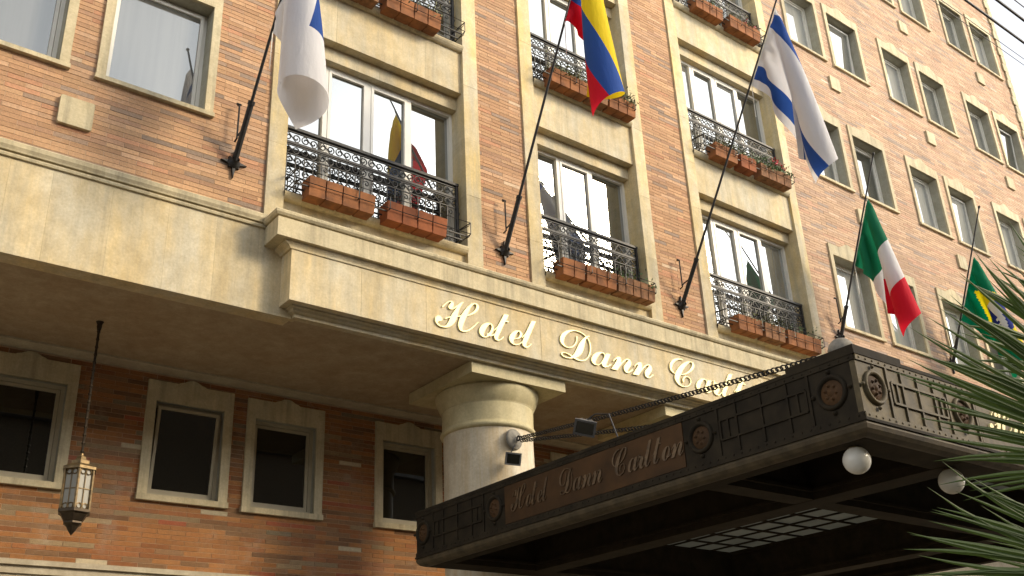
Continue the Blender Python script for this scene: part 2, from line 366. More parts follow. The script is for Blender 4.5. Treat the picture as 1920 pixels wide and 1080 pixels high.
moulding('corona', [(9.70, 4.44, 5.62), (9.60, 4.245, 5.62), (9.60, 4.245, 5.862), (9.615, 4.26, 5.864), (9.615, 4.26, 5.874), (9.585, 4.225, 5.88), (9.565, 4.205, 5.905), (9.56, 4.20, 5.935), (9.57, 4.21, 5.95), (10.02, 4.22, 5.98)], 'surround_stone')
x = 4.48; rnd = random.Random(9)
while x < 2*CX-4.48-.05:
    w = min(.935, 2*CX-4.48-x); first = x < 4.5
    put('frieze_slab', MB().box(x+(0 if first else .0015), x+w-.0015, 9.70+rnd.uniform(0, .002), 10.1, 4.884, 5.54), 'limestone', hotel); x += w
# ---- bays: pilasters, spandrels, lips, lintels, windows
def strip_blocks(x0, x1, y0, y1, z0, z1, name, mat, rnd, hs=(.95, 1.15, 1.35)):
    z = z0
    while z < z1-.05:
        h = min(rnd.choice(hs), z1-z)
        if z1-z-h < .3: h = z1-z
        put(name, MB().box(x0, x1, y0+rnd.uniform(0, .003), y1, z+.0015, z+h-.0015), mat, hotel); z += h
PR = random.Random(31)
def pane_obj(parent, x0, x1, y, z0, z1, mat):
    c, h, w = (x0+x1)/2, (z1-z0)/2, (x1-x0)/2; tilt = (math.radians(PR.uniform(-.35, .35)), 0, math.radians(PR.uniform(-.8, .8)))
    return put('pane', MB().quad((-w, 0, -h), (w, 0, -h), (w, 0, h), (-w, 0, h)), mat, parent, False, (c, y, (z0+z1)/2), tilt)
def ring(mb, x0, x1, y0, y1, z0, z1, t, tb=None):
    tb = tb or t
    mb.box(x0, x0+t, y0, y1, z0, z1); mb.box(x1-t, x1, y0, y1, z0, z1); mb.box(x0+t, x1-t, y0+.001, y1, z1-t, z1); mb.box(x0+t, x1-t, y0+.001, y1, z0, z0+tb); return mb
rnd = random.Random(12)
for bi, (a, b, c, d, mull) in enumerate(BAYS):
    for p, q in ((a, b), (c, d)): strip_blocks(p, q, 9.965, 10.5, 5.95, ZTOP, 'pilaster_block', 'pilaster_stone', rnd)
    for k in range(5):
        L = 6.39+PITCHZ*k
        mb = MB(); prof = [(10.03, L-.045), (9.985, L-.04), (9.965, L-.025), (9.945, L), (9.935, L+.03), (9.94, L+.055), (9.96, L+.065), (10.5, L+.07)]
        for (y0, z0), (y1, z1) in zip(prof, prof[1:]): mb.quad((b, y0, z0), (c, y0, z0), (c, y1, z1), (b, y1, z1))
        put('balcony_lip', mb, 'surround_stone', hotel)
        if k == 0: put('bay_base', MB().box(b, c, 10.03, 10.3, 5.9, L), 'limestone', hotel)
        if k == 4: continue
        n = len(mull)-1; xs = [b+(c-b)*t for t in ((0, .24, .52, .77, 1) if n == 4 else (0, .33, .66, 1))]
        top = min(L+PITCHZ-.02, ZTOP)
        for p, q in zip(xs, xs[1:]): put('spandrel_slab', MB().box(p+.0012, q-.0012, 10.02+rnd.uniform(0, .003), 10.45, L+2.67, top), 'limestone', hotel)
        for p, q in zip(xs, xs[1:]): put('lintel_slab', MB().box(p+.0012, q-.0012, 10.165+rnd.uniform(0, .003), 10.45, L+2.45, L+2.669), 'limestone', hotel)
        # window: outer frame, sashes, panes
        z0, z1 = L+.07, L+2.448; mb = ring(MB(), b, c, 10.29, 10.40, z0, z1, .05, .06)
        for m_ in mull[1:-1]: mb.box(m_-.035, m_+.035, 10.292, 10.398, z0+.06, z1-.05)
        w = put('window', mb, 'white_frame', hotel)
        for j, (p, q) in enumerate(zip(mull, mull[1:])):
            p2 = p+(.05 if j == 0 else .035); q2 = q-(.05 if j == n-1 else .035)
            sash = (1 <= j <= 2) if n == 4 else j == 1
            if sash:
                s_ = put('sash', ring(MB(), p2+.004, q2-.004, 10.285, 10.36, z0+.066, z1-.056, .042, .06), 'white_frame', w)
                pane_obj(w, p2+.046, q2-.046, 10.33, z0+.126, z1-.098, PR.choice(('coated_glass', 'sheer_glass')))
            else: pane_obj(w, p2, q2, 10.345, z0+.06, z1-.05, PR.choice(('coated_glass', 'coated_glass', 'sheer_glass')))
# ---- single windows on the brick (shared meshes)
def surround(W_, H, t, head, bumpw, bumph, y0, y1, sillh):
    mb = MB(); mb.box(0, t, y0, y1, sillh, H); mb.box(W_-t, W_, y0, y1, sillh, H)
    c = W_/2; pts = [(t, H-head), (W_-t, H-head), (W_-t, H-.001), (c+bumpw, H-.001), (c+bumpw*.85, H+bumph*.25), (c+bumpw*.62, H+bumph*.4)]
    pts += [(c+bumpw*.5*math.cos(a), H+bumph*.4+bumph*.6*math.sin(a)) for a in [math.pi*i/6 for i in range(1, 6)]]
    pts += [(c-bumpw*.62, H+bumph*.4), (c-bumpw*.85, H+bumph*.25), (c-bumpw, H-.001), (t, H-.001)]
    mb.prism(pts, y0+.001, y1); return mb
def window_meshes(W_, H, t, head, sill, dep, bw, bh, fr='white_frame'):
    d = {}
    d['stone_surround'] = surround(W_, H, t, head, bw, bh, -.035, .02, sill).mesh('stone_surround', 'surround_stone')
    d['sill'] = MB().box(-.012, W_+.012, -.06, .06, 0, sill).mesh('sill', 'surround_stone')
    mb = MB(); x0, x1, z0, z1 = t, W_-t, sill, H-head
    mb.quad((x0, .0, z0), (x0, dep, z0), (x0, dep, z1), (x0, 0, z1)); mb.quad((x1, 0, z0), (x1, 0, z1), (x1, dep, z1), (x1, dep, z0))
    mb.quad((x0, 0, z1), (x0, dep, z1), (x1, dep, z1), (x1, 0, z1)); mb.quad((x0, .0, z0+.001), (x1, .0, z0+.001), (x1, dep, z0+.001), (x0, dep, z0+.001))
    d['reveal'] = mb.mesh('reveal', 'reveal_plaster')
    d['frame'] = ring(MB(), x0, x1, dep-.07, dep-.005, z0, z1, .045, .05).mesh('window', fr)
    sx0, sx1, sh = .05, (x1-x0)-.05, (z1-z0)-.105
    d['sash'] = ring(MB(), 0, sx1-sx0, -.02, .02, 0, sh, .04, .05).mesh('sash', fr)
    d['pane'] = MB().quad((.04, .004, .05), (sx1-sx0-.04, .004, .05), (sx1-sx0-.04, .004, sh-.04), (.04, .004, sh-.04))
    d['org'] = (x0+.05, dep-.03, z0+.055); d['back'] = MB().quad((x0+.045, dep-.006, z0), (x1-.045, dep-.006, z0), (x1-.045, dep-.006, z1), (x0+.045, dep-.006, z1)).mesh('interior', 'dark_glass')
    return d
UP = window_meshes(WW, 1.86, .105, .235, .055, .27, .30, .13); LO = window_meshes(1.165, 1.575, .12, .27, .075, .15, .19, .07, 'tan_frame')
for d_, mats in ((UP, ('coated_glass', 'curtained_glass', 'sheer_glass', 'pale_glass')), (LO, ('dark_glass',))): d_['panes'] = [d_['pane'].mesh('pane', m_) for m_ in mats]
def put_window(d, x, y, z, pi=0, open_=0):
    w = add('window', d['frame'], hotel, (x, y, z))
    for nm in ('stone_surround', 'sill', 'reveal'): add(nm, d[nm], w)
    s_ = add('sash', d['sash'], w, d['org'], (math.radians(open_), 0, 0)); add('pane', d['panes'][pi], w, d['org'], (math.radians(open_+PR.uniform(-.1, .3)), 0, math.radians(PR.uniform(-.3, .3))))
    add('interior', d['back'], w); return w
for x, z, i, k in wins: put_window(UP, x, 10.0, z, 1 if i < 0 else PR.choice((0, 2, 3, 3)), {(-1, 0): 2.2, (1, 2): 3, (5, 2): 3.5, (3, 1): 2}.get((i, k), 0))
for j, (a, b, z) in enumerate(LOWW): put_window(LO, a, YW, z, 0, 4.5 if j == 1 else 0)
# ---- small stone blocks set in the brick, one between each pair of windows
blk = MB(); blk.prism([(0, .015), (.015, 0), (.345, 0), (.36, .015), (.36, .335), (.345, .35), (.015, .35), (0, .335)], -.05, .02); bme = blk.mesh('stone_block', 'surround_stone')
for xc in (1.98,): 
    for k in range(2): add('stone_block', bme, hotel, (xc-.18, 10.0, 6.44+PITCHZ*k))
for xc in (17.585, 21.49, 25.35):
    for k in range(5): add('stone_block', bme, hotel, (xc-.18, 10.0, 6.48+PITCHZ*k))
# ---- iron railings (shared per bay)
def scroll(r, s):
    mb = MB(); mb.tube(bent(-s*.23, .0, r, 1.3, math.pi*.5, 1, 15), .0095, 4, None, False); mb.tube(bent(s*.23, .0, r, 1.3, -math.pi*.5, 1, 15), .0095, 4, None, False)
    mb.tube([(-s*.23, 0, r), (s*.23, 0, -r)], .008, 4, None, False); return mb.mesh('scroll', 'iron')
def rail_meshes(W_):
    d = {}; n = round(W_/.235); s = W_/n; d['n'] = n; d['s'] = s
    d['top'] = MB().box(0, W_, -.032, .032, .99, 1.03).mesh('balcony_railing', 'iron')
    d['scroll'] = [(scroll(.062, s), .885), (scroll(.055, s), .705)]
    d['cross_bar'] = [(MB().box(0, W_, -.01, .01, -h, h).mesh('cross_bar', 'iron'), z) for z, h in ((.962, .007), (.803, .016), (.768, .006), (.63, .006), (.15, .008), (.012, .012))]
    bar = MB().tube([(0, 0, .02), (0, 0, .63)], .009, 4); bar.tube(bent(.05, .55, .05, 1.1, math.pi, -1), .007, 4, None, False); bar.tube(bent(.05, .26, .05, 1.1, math.pi, 1), .007, 4, None, False); d['bar'] = bar.mesh('baluster', 'iron')
    mb = MB(); m_ = round(W_/.095)
    for i in range(m_):
        x = (i+.5)*W_/m_; mb.tube([(x+.036*math.cos(a), 0, .08+.036*math.sin(a)) for a in [math.pi*2*j/8 for j in range(9)]], .008, 4, None, False)
    d['ring_band'] = mb.mesh('ring_band', 'iron')
    d['rod'] = [MB().tube([(.05, -.02, z+.03), (.03, -.31, z), (.06, -.40, z), (W_-.08, -.40, z), (W_-.05, -.31, z), (W_-.07, -.02, z+.03)], .0065, 4).mesh('basket_rod', 'iron') for z in (.03, .20)]
    d['rod'] += [MB().tube([(x, -.02, .22), (x, -.40, .20), (x, -.40, .03), (x, -.02, .0)], .008, 4).mesh('basket_rod', 'iron') for x in (.06, W_*.33, W_*.5, W_*.66, W_-.08)]
    d['rod'] += [MB().tube([(.06, yy, .012), (W_-.08, yy, .012)], .011, 4).mesh('basket_rod', 'iron') for yy in (-.10, -.22, -.34)]
    d['bracket'] = MB().tube([(0, -.14+p[0], p[2]) for p in bent(0, .06, .10, 1.1, math.pi*.5, 1)], .010, 4).mesh('scroll_bracket', 'iron')
    d['post'] = MB().box(-.02, .02, -.02, .02, 0, .989).mesh('post', 'iron'); return d
for bi, b in enumerate(BAYS):
    W_ = b[2]-b[1]-.06; d = rail_meshes(W_)
    for k in range(3):
        r_ = add('balcony_railing', d['top'], hotel, (b[1]+.01, 10.11, 6.475+PITCHZ*k))
        for me, z in d['cross_bar']: add('cross_bar', me, r_, (0, 0, z))
        for me in d['rod']: add('basket_rod', me, r_)
        o = add('ring_band', d['ring_band'], r_); o['kind'] = 'stuff'
        for i in range(d['n']):
            for me, z in d['scroll']: add('scroll', me, r_, ((i+.5)*d['s'], 0, z))
        for i in range(2*d['n']): add('baluster', d['bar'], r_, ((i+.5)*d['s']/2, 0, 0))
        for x in (W_*.05, W_*.5, W_*.95): add('scroll_bracket', d['bracket'], r_, (x, 0, 0))
        for x in (W_-.02, .02): add('post', d['post'], r_, (x, 0, 0))
# ---------------------------------------------------------------- columns
def column(x, label):
    t = thing('stone_column', label, 'column', (x, 10.73, -1.47), 'stone columns under the sign'); Z = 1.47
    put('abacus', MB().box(-.805, .805, -.77, .77, 4.615+Z, 4.772+Z), 'column_stone', t)
    put('echinus', MB().lathe([(.0, 4.614+Z), (.725, 4.614+Z), (.728, 4.58+Z), (.715, 4.52+Z), (.685, 4.45+Z), (.655, 4.39+Z), (.642, 4.375+Z), (.642, 4.368+Z)], k=48), 'column_stone', t, True)
    put('neck', MB().lathe([(.64, 4.366+Z), (.636, 4.12+Z), (.64, 4.10+Z), (.655, 4.085+Z), (.668, 4.06+Z), (.66, 4.035+Z), (.64, 4.02+Z), (.62, 4.015+Z)], k=48), 'column_stone', t, True)
    put('shaft', MB().lathe([(.622, 4.02+Z), (.624, 3.0+Z), (.63, -1.2+Z), (.63, .25)], k=48), 'column_shaft_stone', t, True)
    put('base', MB().lathe([(.64, .3), (.70, .24), (.72, .16), (.70, .1), (.76, .08), (.76, .0)], k=48), 'column_stone', t, True)
    return t
column(8.03, 'round limestone column with moulded capital carrying chain plate, left of canopy corner')
column(11.63, 'round limestone column mostly hidden behind the dark canopy')
# ---------------------------------------------------------------- gold script letters
def script_char(c):
    if 'A' <= c <= 'Z': return chr(0x1D4D0+ord(c)-65)
    if 'a' <= c <= 'z': return chr(0x1D4EA+ord(c)-97)
    return c
GC = {}
def glyph(c, ext, mat):
    if (c, mat) not in GC:
        cu = bpy.data.curves.new('letter', 'FONT'); cu.body = script_char(c); cu.size = 1.0; cu.extrude = ext; cu.resolution_u = 5; cu.offset = -.005
        o = bpy.data.objects.new('letter', cu); COL.objects.link(o); bpy.context.view_layer.update()
        me = bpy.data.meshes.new_from_object(o.evaluated_get(bpy.context.evaluated_depsgraph_get())); bpy.data.objects.remove(o); bpy.data.curves.remove(cu)
        me.materials.clear(); me.materials.append(M[mat]); me.name = 'letter'
        xs = [v.co.x for v in me.vertices] or [0, .5]; GC[(c, mat)] = (me, min(xs), max(xs))
    return GC[(c, mat)]
def word(parent, txt, width, hscale, mat, origin, xdir=1.0, overlap=.014, rotz=0., ext=.011):
    gl = [glyph(c, ext, mat) for c in txt]; tot = 0; pos = []
    for me, a, b in gl: pos.append(tot-a); tot += b-a-overlap
    tot += overlap; sx = width/tot
    for (me, a, b), p in zip(gl, pos):
        dx = p*sx; l_ = add('letter', me, parent, (origin[0]+dx*math.cos(rotz), origin[1]+dx*math.sin(rotz), origin[2]), (math.pi/2, 0, rotz)); l_.scale = (sx, hscale, 1)
sg = thing('sign_lettering', 'pale gold script letters reading Hotel Dann Carlton on limestone frieze', 'sign', (0, 9.70, 4.985))
word(sg, 'Hotel', 1.66, .74, 'gold_letter', (6.47, -.011, .02)); word(sg, 'Dann', 1.80, .74, 'gold_letter', (8.55, -.011, .02)); word(sg, 'Carlton', 2.45, .74, 'gold_letter', (10.72, -.011, .02))
# ---------------------------------------------------------------- entrance canopy
cp = thing('entrance_canopy', 'dark bronze entrance canopy with medallions hung on chains over the pavement', 'canopy', (6.42, 3.95, 2.05))
CW, CD = 2*CX-6.42*2, 6.10       # local: x 0..CW, y 0..CD, z 0..0.61
zb, zt = .115, .615
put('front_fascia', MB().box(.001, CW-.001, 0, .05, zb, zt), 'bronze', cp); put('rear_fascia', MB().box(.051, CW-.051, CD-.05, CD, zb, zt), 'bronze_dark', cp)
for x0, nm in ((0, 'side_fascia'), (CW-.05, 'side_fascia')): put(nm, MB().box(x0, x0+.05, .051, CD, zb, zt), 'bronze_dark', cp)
def border(name, ins, z0, z1, out, mat):
    mb = MB(); mb.box(-out, CW+out, -out, ins, z0, z1); mb.box(-out, CW+out, CD-ins, CD+out, z0, z1); mb.box(-out, ins, ins, CD-ins, z0, z1); mb.box(CW-ins, CW+out, ins, CD-ins, z0, z1); return put(name, mb, mat, cp)
border('top_band', .08, zt, zt+.03, .018, 'bronze_dark')
border('bottom_band', .08, zb-.022, zb, .016, 'bronze_dark')
# cove under the fascia (rounded, mitred)
prof = [(.0, zb-.022), (-.008, zb-.045), (.004, zb-.075), (.03, zb-.10), (.075, zb-.115), (.10, zb-.117)]
mb = MB()
for (a, z0), (b, z1) in zip(prof, prof[1:]):
    A = [(a, a, z0), (CW-a, a, z0), (CW-a, CD-a, z0), (a, CD-a, z0)]; B = [(b, b, z1), (CW-b, b, z1), (CW-b, CD-b, z1), (b, CD-b, z1)]
    for i in range(4): j = (i+1) % 4; mb.quad(A[i], A[j], B[j], B[i])
put('cove', mb, 'bronze_cove', cp)
# soffit grid of beams and coffers
xs = [.10, .24, 1.45, 1.75, 5.07, 5.37, CW-.24, CW-.10]; ys = [.10, .38, 1.58, 1.80, 5.68, CD-.10]
for i in range(0, 8, 2): put('soffit_beam', MB().box(xs[i], xs[i+1], ys[0], ys[-1], -.005, .50), 'canopy_soffit', cp)
for j in range(0, 6, 2):
    for i in range(0, 6, 2): put('soffit_beam', MB().box(xs[i+1], xs[i+2], ys[j], ys[j+1], -.002, .498), 'canopy_soffit', cp)
for i in (1, 5): put('coffer_panel', MB().box(xs[i], xs[i+1], ys[1], ys[4], .40, .45), 'canopy_soffit', cp)
for i in (1, 3, 5):                         # small step mouldings inside the coffers
    for j in (1, 3):
        p, q, a, b = xs[i], xs[i+1], ys[j], ys[j+1]; t = .04
        for bx in ((p, q, a, a+t), (p, q, b-t, b), (p, p+t, a+t, b-t), (q-t, q, a+t, b-t)): put('coffer_moulding', MB().box(*bx, .06, .09), 'canopy_soffit', cp)
pm = {}
for j, ny in ((1, 3), (3, 9)):
    x0, x1, y0, y1 = xs[3], xs[4], ys[j], ys[j+1]; nx = 8
    for a in range(nx):
        for b in range(ny):
            w, h = (x1-x0)/nx, (y1-y0)/ny; k = (round(w, 3), round(h, 3))
            if k not in pm: pm[k] = MB().box(.006, w-.006, .006, h-.006, 0, .012).mesh('pane', 'frosted_glass')
            add('pane', pm[k], cp, (x0+a*w, y0+b*h, .50+random.uniform(0, .002)))
    for a in range(nx+1): x = x0+(x1-x0)*a/nx; t = .011 if a % 4 else .02; put('glazing_bar', MB().box(x-t, x+t, y0, y1, .48 if a % 4 else .45, .50), 'canopy_soffit', cp)
    for b in range(ny+1): y = y0+(y1-y0)*b/ny; put('glazing_bar', MB().box(x0, x1, y-.011, y+.011, .478, .499), 'canopy_soffit', cp)
# relief ornaments: built in a local frame (s along the face, z up, n outwards)
def face(side):
    if side == 'front': return lambda s, n, z: (s, -n, z)
    return lambda s, n, z: (-n, s, z)
def fbox(mb, F, s0, s1, n0, n1, z0, z1):
    p = [F(s0, n0, z0), F(s1, n1, z1)]; a = [min(p[0][i], p[1][i]) for i in range(3)]; b = [max(p[0][i], p[1][i]) for i in range(3)]; mb.box(a[0], b[0], a[1], b[1], a[2], b[2])
zc = .375
def medallion(F, s, mat):
    mb = MB(); ax = Vector(F(0, 1, 0)); mb.lathe([(.098, .0), (.105, .018), (.118, .03), (.132, .026), (.14, .012), (.14, 0)], F(s, 0, zc), 28, ax)
    for a in range(4):
        A = a*math.pi/2; c = F(s+.165*math.cos(A), .012, zc+.165*math.sin(A)); mb.lathe([(.0, .02), (.012, .016), (.018, .0)], c, 8, ax)
    o = put('medallion', mb, mat, cp, True)
    mb = MB(); mb.lathe([(0, .03), (.02, .028), (.03, .018), (.04, .016), (.06, .02), (.075, .012), (.085, .008), (.098, .003)], F(s, 0, zc), 24, ax)
    for a in range(6):
        A = a*math.pi/3+.3; mb.lathe([(.0, .034), (.01, .03), (.017, .012)], F(s+.05*math.cos(A), 0, zc+.055*math.sin(A)), 7, ax)
    put('boss', mb, 'bronze_sign', o, True)
def lattice(F, s0, s1, mat):
    mb = MB(); w = s1-s0; t = .009; h0, h1 = zb+.05, zt-.05
    for q in (.22, .5, .78): fbox(mb, F, s0+w*q-t, s0+w*q+t, 0, .015, h0, h1)
    for z in (zc-.085, zc+.085): fbox(mb, F, s0+w*.03, s0+w*.97, 0, .017, z-t, z+t)
    for q in (.03, .97): fbox(mb, F, s0+w*q-t, s0+w*q+t, 0, .016, zc-.085, zc+.085)
    for q in (.12, .88): fbox(mb, F, s0+w*q-t, s0+w*q+t, 0, .014, zc-.085, zc+.085)
    put('lattice_relief', mb, mat, cp)
def frame(F, s0, s1, mat):
    t = .012
    for s in (s0, s1): mb = MB(); fbox(mb, F, s-t, s+t, 0, .014, zb+.046, zt-.046); put('panel_bar', mb, mat, cp)
def rivets(F, s0, s1, mat):
    mb = MB(); n = int((s1-s0)/.085); ax = Vector(F(0, 1, 0))
    for i in range(n):
        for z in (zb+.022, zt-.022): mb.lathe([(.0, .008), (.007, .006), (.01, 0)], F(s0+(i+.5)*(s1-s0)/n, .012, z), 6, ax)
    o = put('rivets', mb, mat, cp); o['kind'] = 'stuff'
    for z in (zb, zt-.045): mb = MB(); fbox(mb, F, s0, s1, .0, .012, z, z+.045); put('riveted_band', mb, mat, cp)
FF, FS = face('front'), face('side')
for s in (.19, 1.42, CW-1.42, CW-.19): medallion(FF, s, 'bronze')
for s0, s1 in ((.40, 1.20), (CW-1.20, CW-.40)): lattice(FF, s0, s1, 'bronze'); frame(FF, s0-.02, s1+.02, 'bronze')
frame(FF, 1.63, CW-1.63, 'bronze'); rivets(FF, .0, CW, 'bronze')
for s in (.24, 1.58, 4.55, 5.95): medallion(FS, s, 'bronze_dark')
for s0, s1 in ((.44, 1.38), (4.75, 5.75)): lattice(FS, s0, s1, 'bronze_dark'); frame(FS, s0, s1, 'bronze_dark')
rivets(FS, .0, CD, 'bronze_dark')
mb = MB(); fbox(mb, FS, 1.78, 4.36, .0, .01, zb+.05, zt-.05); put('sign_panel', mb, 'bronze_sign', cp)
def side_word(txt, s0, width):      # reads from the rear (left in view) to the front
    word(cp, txt, width, .40, 'bronze_letter', (-.016, 4.30-s0, zc-.10), rotz=-math.pi/2, ext=.006)
side_word('Hotel', .05, .62); side_word('Dann', .85, .62); side_word('Carlton', 1.62, .90)
mb = MB(); fbox(mb, FF, 1.66, CW-1.66, .0, .008, zb+.05, zt-.05); put('sign_panel', mb, 'bronze', cp)
word(cp, 'Hotel Dann Carlton'.replace(' ', ''), 3.0, .40, 'gold_letter', (1.80, -.014, zc-.10), ext=.006)
# raised crest blocks at the corner, round finials
for (x0, x1, y0, y1) in ((-.012, .62, -.012, .05), (-.012, .05, .051, .62), (CW-.62, CW+.012, -.012, .05)):
    put('corner_crest', MB().box(x0, x1, y0, y1, zt+.031, zt+.075), 'bronze_dark', cp)
for x in (.17, CW-.17): put('finial', MB().lathe([(.09, .0), (.095, .03), (.085, .045), (.10, .08), (.105, .11), (.09, .15), (.055, .185), (0, .195)], (x, .20, zt+.03), 18), 'plate_stone', cp, True)
for bx in ((.05, 1.6, .05, CD-.05), (CW-1.6, CW-.05, .05, CD-.05), (1.6, CW-1.6, 1.6, 1.78), (1.6, CW-1.6, 5.69, CD-.05)): put('roof_sheet', MB().box(*bx, .515, .53), 'bronze_dark', cp)
# ---------------------------------------------------------------- chains and their wall plate
def chain(p, q, sag, label, link=.088, r=.0075):
    p, q = Vector(p), Vector(q); n = int((q-p).length/(link*.72)); t = thing('support_chain', label, 'chain', p, 'canopy support chains')
    pts = [(q-p)*(i/n)+Vector((0, 0, -sag*4*(i/n)*(1-i/n))) for i in range(n+1)]; mb = MB()
    for i in range(n):
        a, b = pts[i], pts[i+1]; c = (a+b)/2; d = (b-a).normalized(); s_ = d.cross(Vector((0, 0, 1))).normalized(); u_ = s_.cross(d)
        w = s_ if i % 2 else u_; w = (w*.8+(u_ if i % 2 else s_)*.6).normalized()
        mb.tube([c+d*math.cos(A)*link*.52+w*math.sin(A)*link*.27 for A in [2*math.pi*k/8 for k in range(9)]], r, 4, None, False)
    o = put('links', mb, 'iron', t); o['kind'] = 'stuff'; return t
MNT = Vector((7.98, 10.10, 3.84))
chain(MNT+Vector((.03, -.10, .0)), (6.56, 4.36, 2.79), .015, 'heavy twisted chain from column plate to outer canopy corner')
chain(MNT+Vector((.05, -.09, -.03)), (7.10, 5.30, 2.70), .01, 'lower chain running from column plate onto canopy roof behind side fascia')
pl = thing('chain_plate', 'round stone chain plate bolted to front of column', 'plate', MNT)
put('disc', MB().lathe([(0, .05), (.05, .05), (.06, .035), (.125, .035), (.14, .02), (.145, 0)], (0, .0, 0), 24, (.12, -1, 0)), 'plate_stone', pl, True)
put('eye_ring', MB().tube([(.02+.0*A, -.08+.03*math.cos(A), .03*math.sin(A)) for A in [2*math.pi*k/10 for k in range(11)]], .012, 5), 'iron', pl)
# floodlights
def floodlight(pos, aim, stem, label):
    t = thing('floodlight', label, 'floodlight', pos, 'small floodlights at the canopy'); R_ = Vector((0, -1, 0)).rotation_difference(Vector(aim).normalized()).to_euler()
    mb = MB(); b = len(mb.v); mb.v += [(-.10, -.06, -.075), (.10, -.06, -.075), (.10, -.06, .075), (-.10, -.06, .075), (-.06, .06, -.045), (.06, .06, -.045), (.06, .06, .045), (-.06, .06, .045)]
    mb.f += [(0, 1, 2, 3), (7, 6, 5, 4), (0, 4, 5, 1), (1, 5, 6, 2), (2, 6, 7, 3), (3, 7, 4, 0)]
    put('housing', mb, 'lamp_grey', t, rot=R_); put('lens', MB().box(-.085, .085, -.066, -.061, -.06, .06), 'dark_glass', t, rot=R_)
    put('rim', ring(MB(), -.108, .108, -.07, -.05, -.082, .082, .02), 'lamp_grey', t, rot=R_)
    for i in range(3): put('cooling_fin', MB().box(-.05+i*.045, -.044+i*.045, .03, .085, -.045, .045), 'lamp_grey', t, rot=R_)
    put('cable', MB().tube(stem, .008, 5), 'cable_black', t); return t
floodlight((7.84, 9.98, 3.53), (-.35, -1, -.35), [(.0, .05, .05), (.05, .02, .16), (.13, .08, .22), (.06, .14, .28)], 'grey floodlight fixed below the round chain plate on column')
floodlight((6.42, 6.98, 2.93), (-.5, -.4, -.5), [(.0, .05, .03), (.05, -.10, .10), (.06, -.28, .05), (.05, -.40, -.25)], 'grey floodlight standing on canopy edge beside the chain')
# globe lamps
def globe(x, y, label):
    t = thing('globe_lamp', label, 'lamp', (x, y, 1.94), 'globe lamps under the canopy')
    put('globe', MB().lathe([(.001, -.105)]+[(.105*math.sin(a), -.105*math.cos(a)) for a in [math.pi*i/16 for i in range(1, 16)]], (0, 0, 0), 32), 'opal_glass', t, True)
    put('socket', MB().lathe([(.04, .09), (.046, .11), (.035, .115), (.035, .13), (.09, .135), (.10, .15), (.09, .165), (0, .166)], (0, 0, 0), 20), 'bronze', t, True)
    put('collar', MB().lathe([(.043, .085), (.055, .094), (.043, .103)], (0, 0, 0), 18), 'brass', t, True)
globe(6.66, 4.24, 'white globe lamp under the near corner of canopy'); globe(7.98, 4.24, 'white globe lamp further along canopy front, beside palm leaves'); globe(9.83, 4.24, 'white globe lamp under canopy front behind the palm'); 
# ---------------------------------------------------------------- hanging lantern
def lantern(x, y):
    t = thing('hanging_lantern', 'brass hexagonal lantern hanging from arcade soffit beside brick wall', 'lantern', (x, y, 2.31))
    put('rod', MB().tube([(0, 0, .86), (0, 0, 2.44)], .014, 6), 'dark_brass', t); put('rose', MB().lathe([(.0, 2.36), (.02, 2.36), (.03, 2.41), (.025, 2.43), (.045, 2.468)], k=12), 'dark_brass', t, True)
    bd = MB().lathe([(.014, -.02), (.022, 0), (.014, .02)], k=6).mesh('rod_bead', 'dark_brass')
    for i in range(16): add('rod_bead', bd, t, (0, 0, .92+i*.095))
    R1, R2 = .155, .165; z0, z1 = .27, .70; A0 = .25
    put('cap', MB().lathe([(.19, z1), (.19, z1+.03), (.16, z1+.045), (.10, z1+.075), (.10, z1+.11), (.065, z1+.12), (.05, z1+.16), (.02, z1+.175), (.015, z1+.2)], k=6, a0=A0), 'brass', t)
    put('bottom', MB().lathe([(.18, z0), (.18, z0-.03), (.15, z0-.045), (.11, z0-.11), (.10, z0-.12), (.105, z0-.14), (.07, z0-.165), (.04, z0-.215), (.0, z0-.265)], k=6, a0=A0), 'dark_brass', t)
    for i in range(6):
        a, b = A0+i*math.pi/3, A0+(i+1)*math.pi/3; pa, pb = Vector((R1*math.cos(a), R1*math.sin(a), 0)), Vector((R1*math.cos(b), R1*math.sin(b), 0)); m_ = (pa+pb)/2
        put('post', MB().tube([pa*1.04+Vector((0, 0, z0)), pa*1.04+Vector((0, 0, z1))], .016, 5), 'brass', t)
        pn = put('pane', MB().quad(pa+Vector((0, 0, z0)), pb+Vector((0, 0, z0)), pb+Vector((0, 0, z1)), pa+Vector((0, 0, z1))), 'lantern_glass', t)
        mb = MB(); mb.tube([m_*1.04+Vector((0, 0, z0)), m_*1.04+Vector((0, 0, z1))], .006, 4); zc_ = (z0+z1)/2; mb.tube([pa*1.03+Vector((0, 0, zc_)), pb*1.03+Vector((0, 0, zc_))], .006, 4)
        for zz in (z0+.03, z1-.03):
            for q in (.3, .7): c = pa.lerp(pb, q)*1.04; e = (pb-pa).normalized(); mb.tube([c+e*math.cos(A)*.03+Vector((0, 0, zz+math.sin(A)*.03)) for A in [2*math.pi*k/8 for k in range(9)]], .007, 4, None, False)
        put('tracery', mb, 'brass', pn)
lantern(2.84, 11.21)
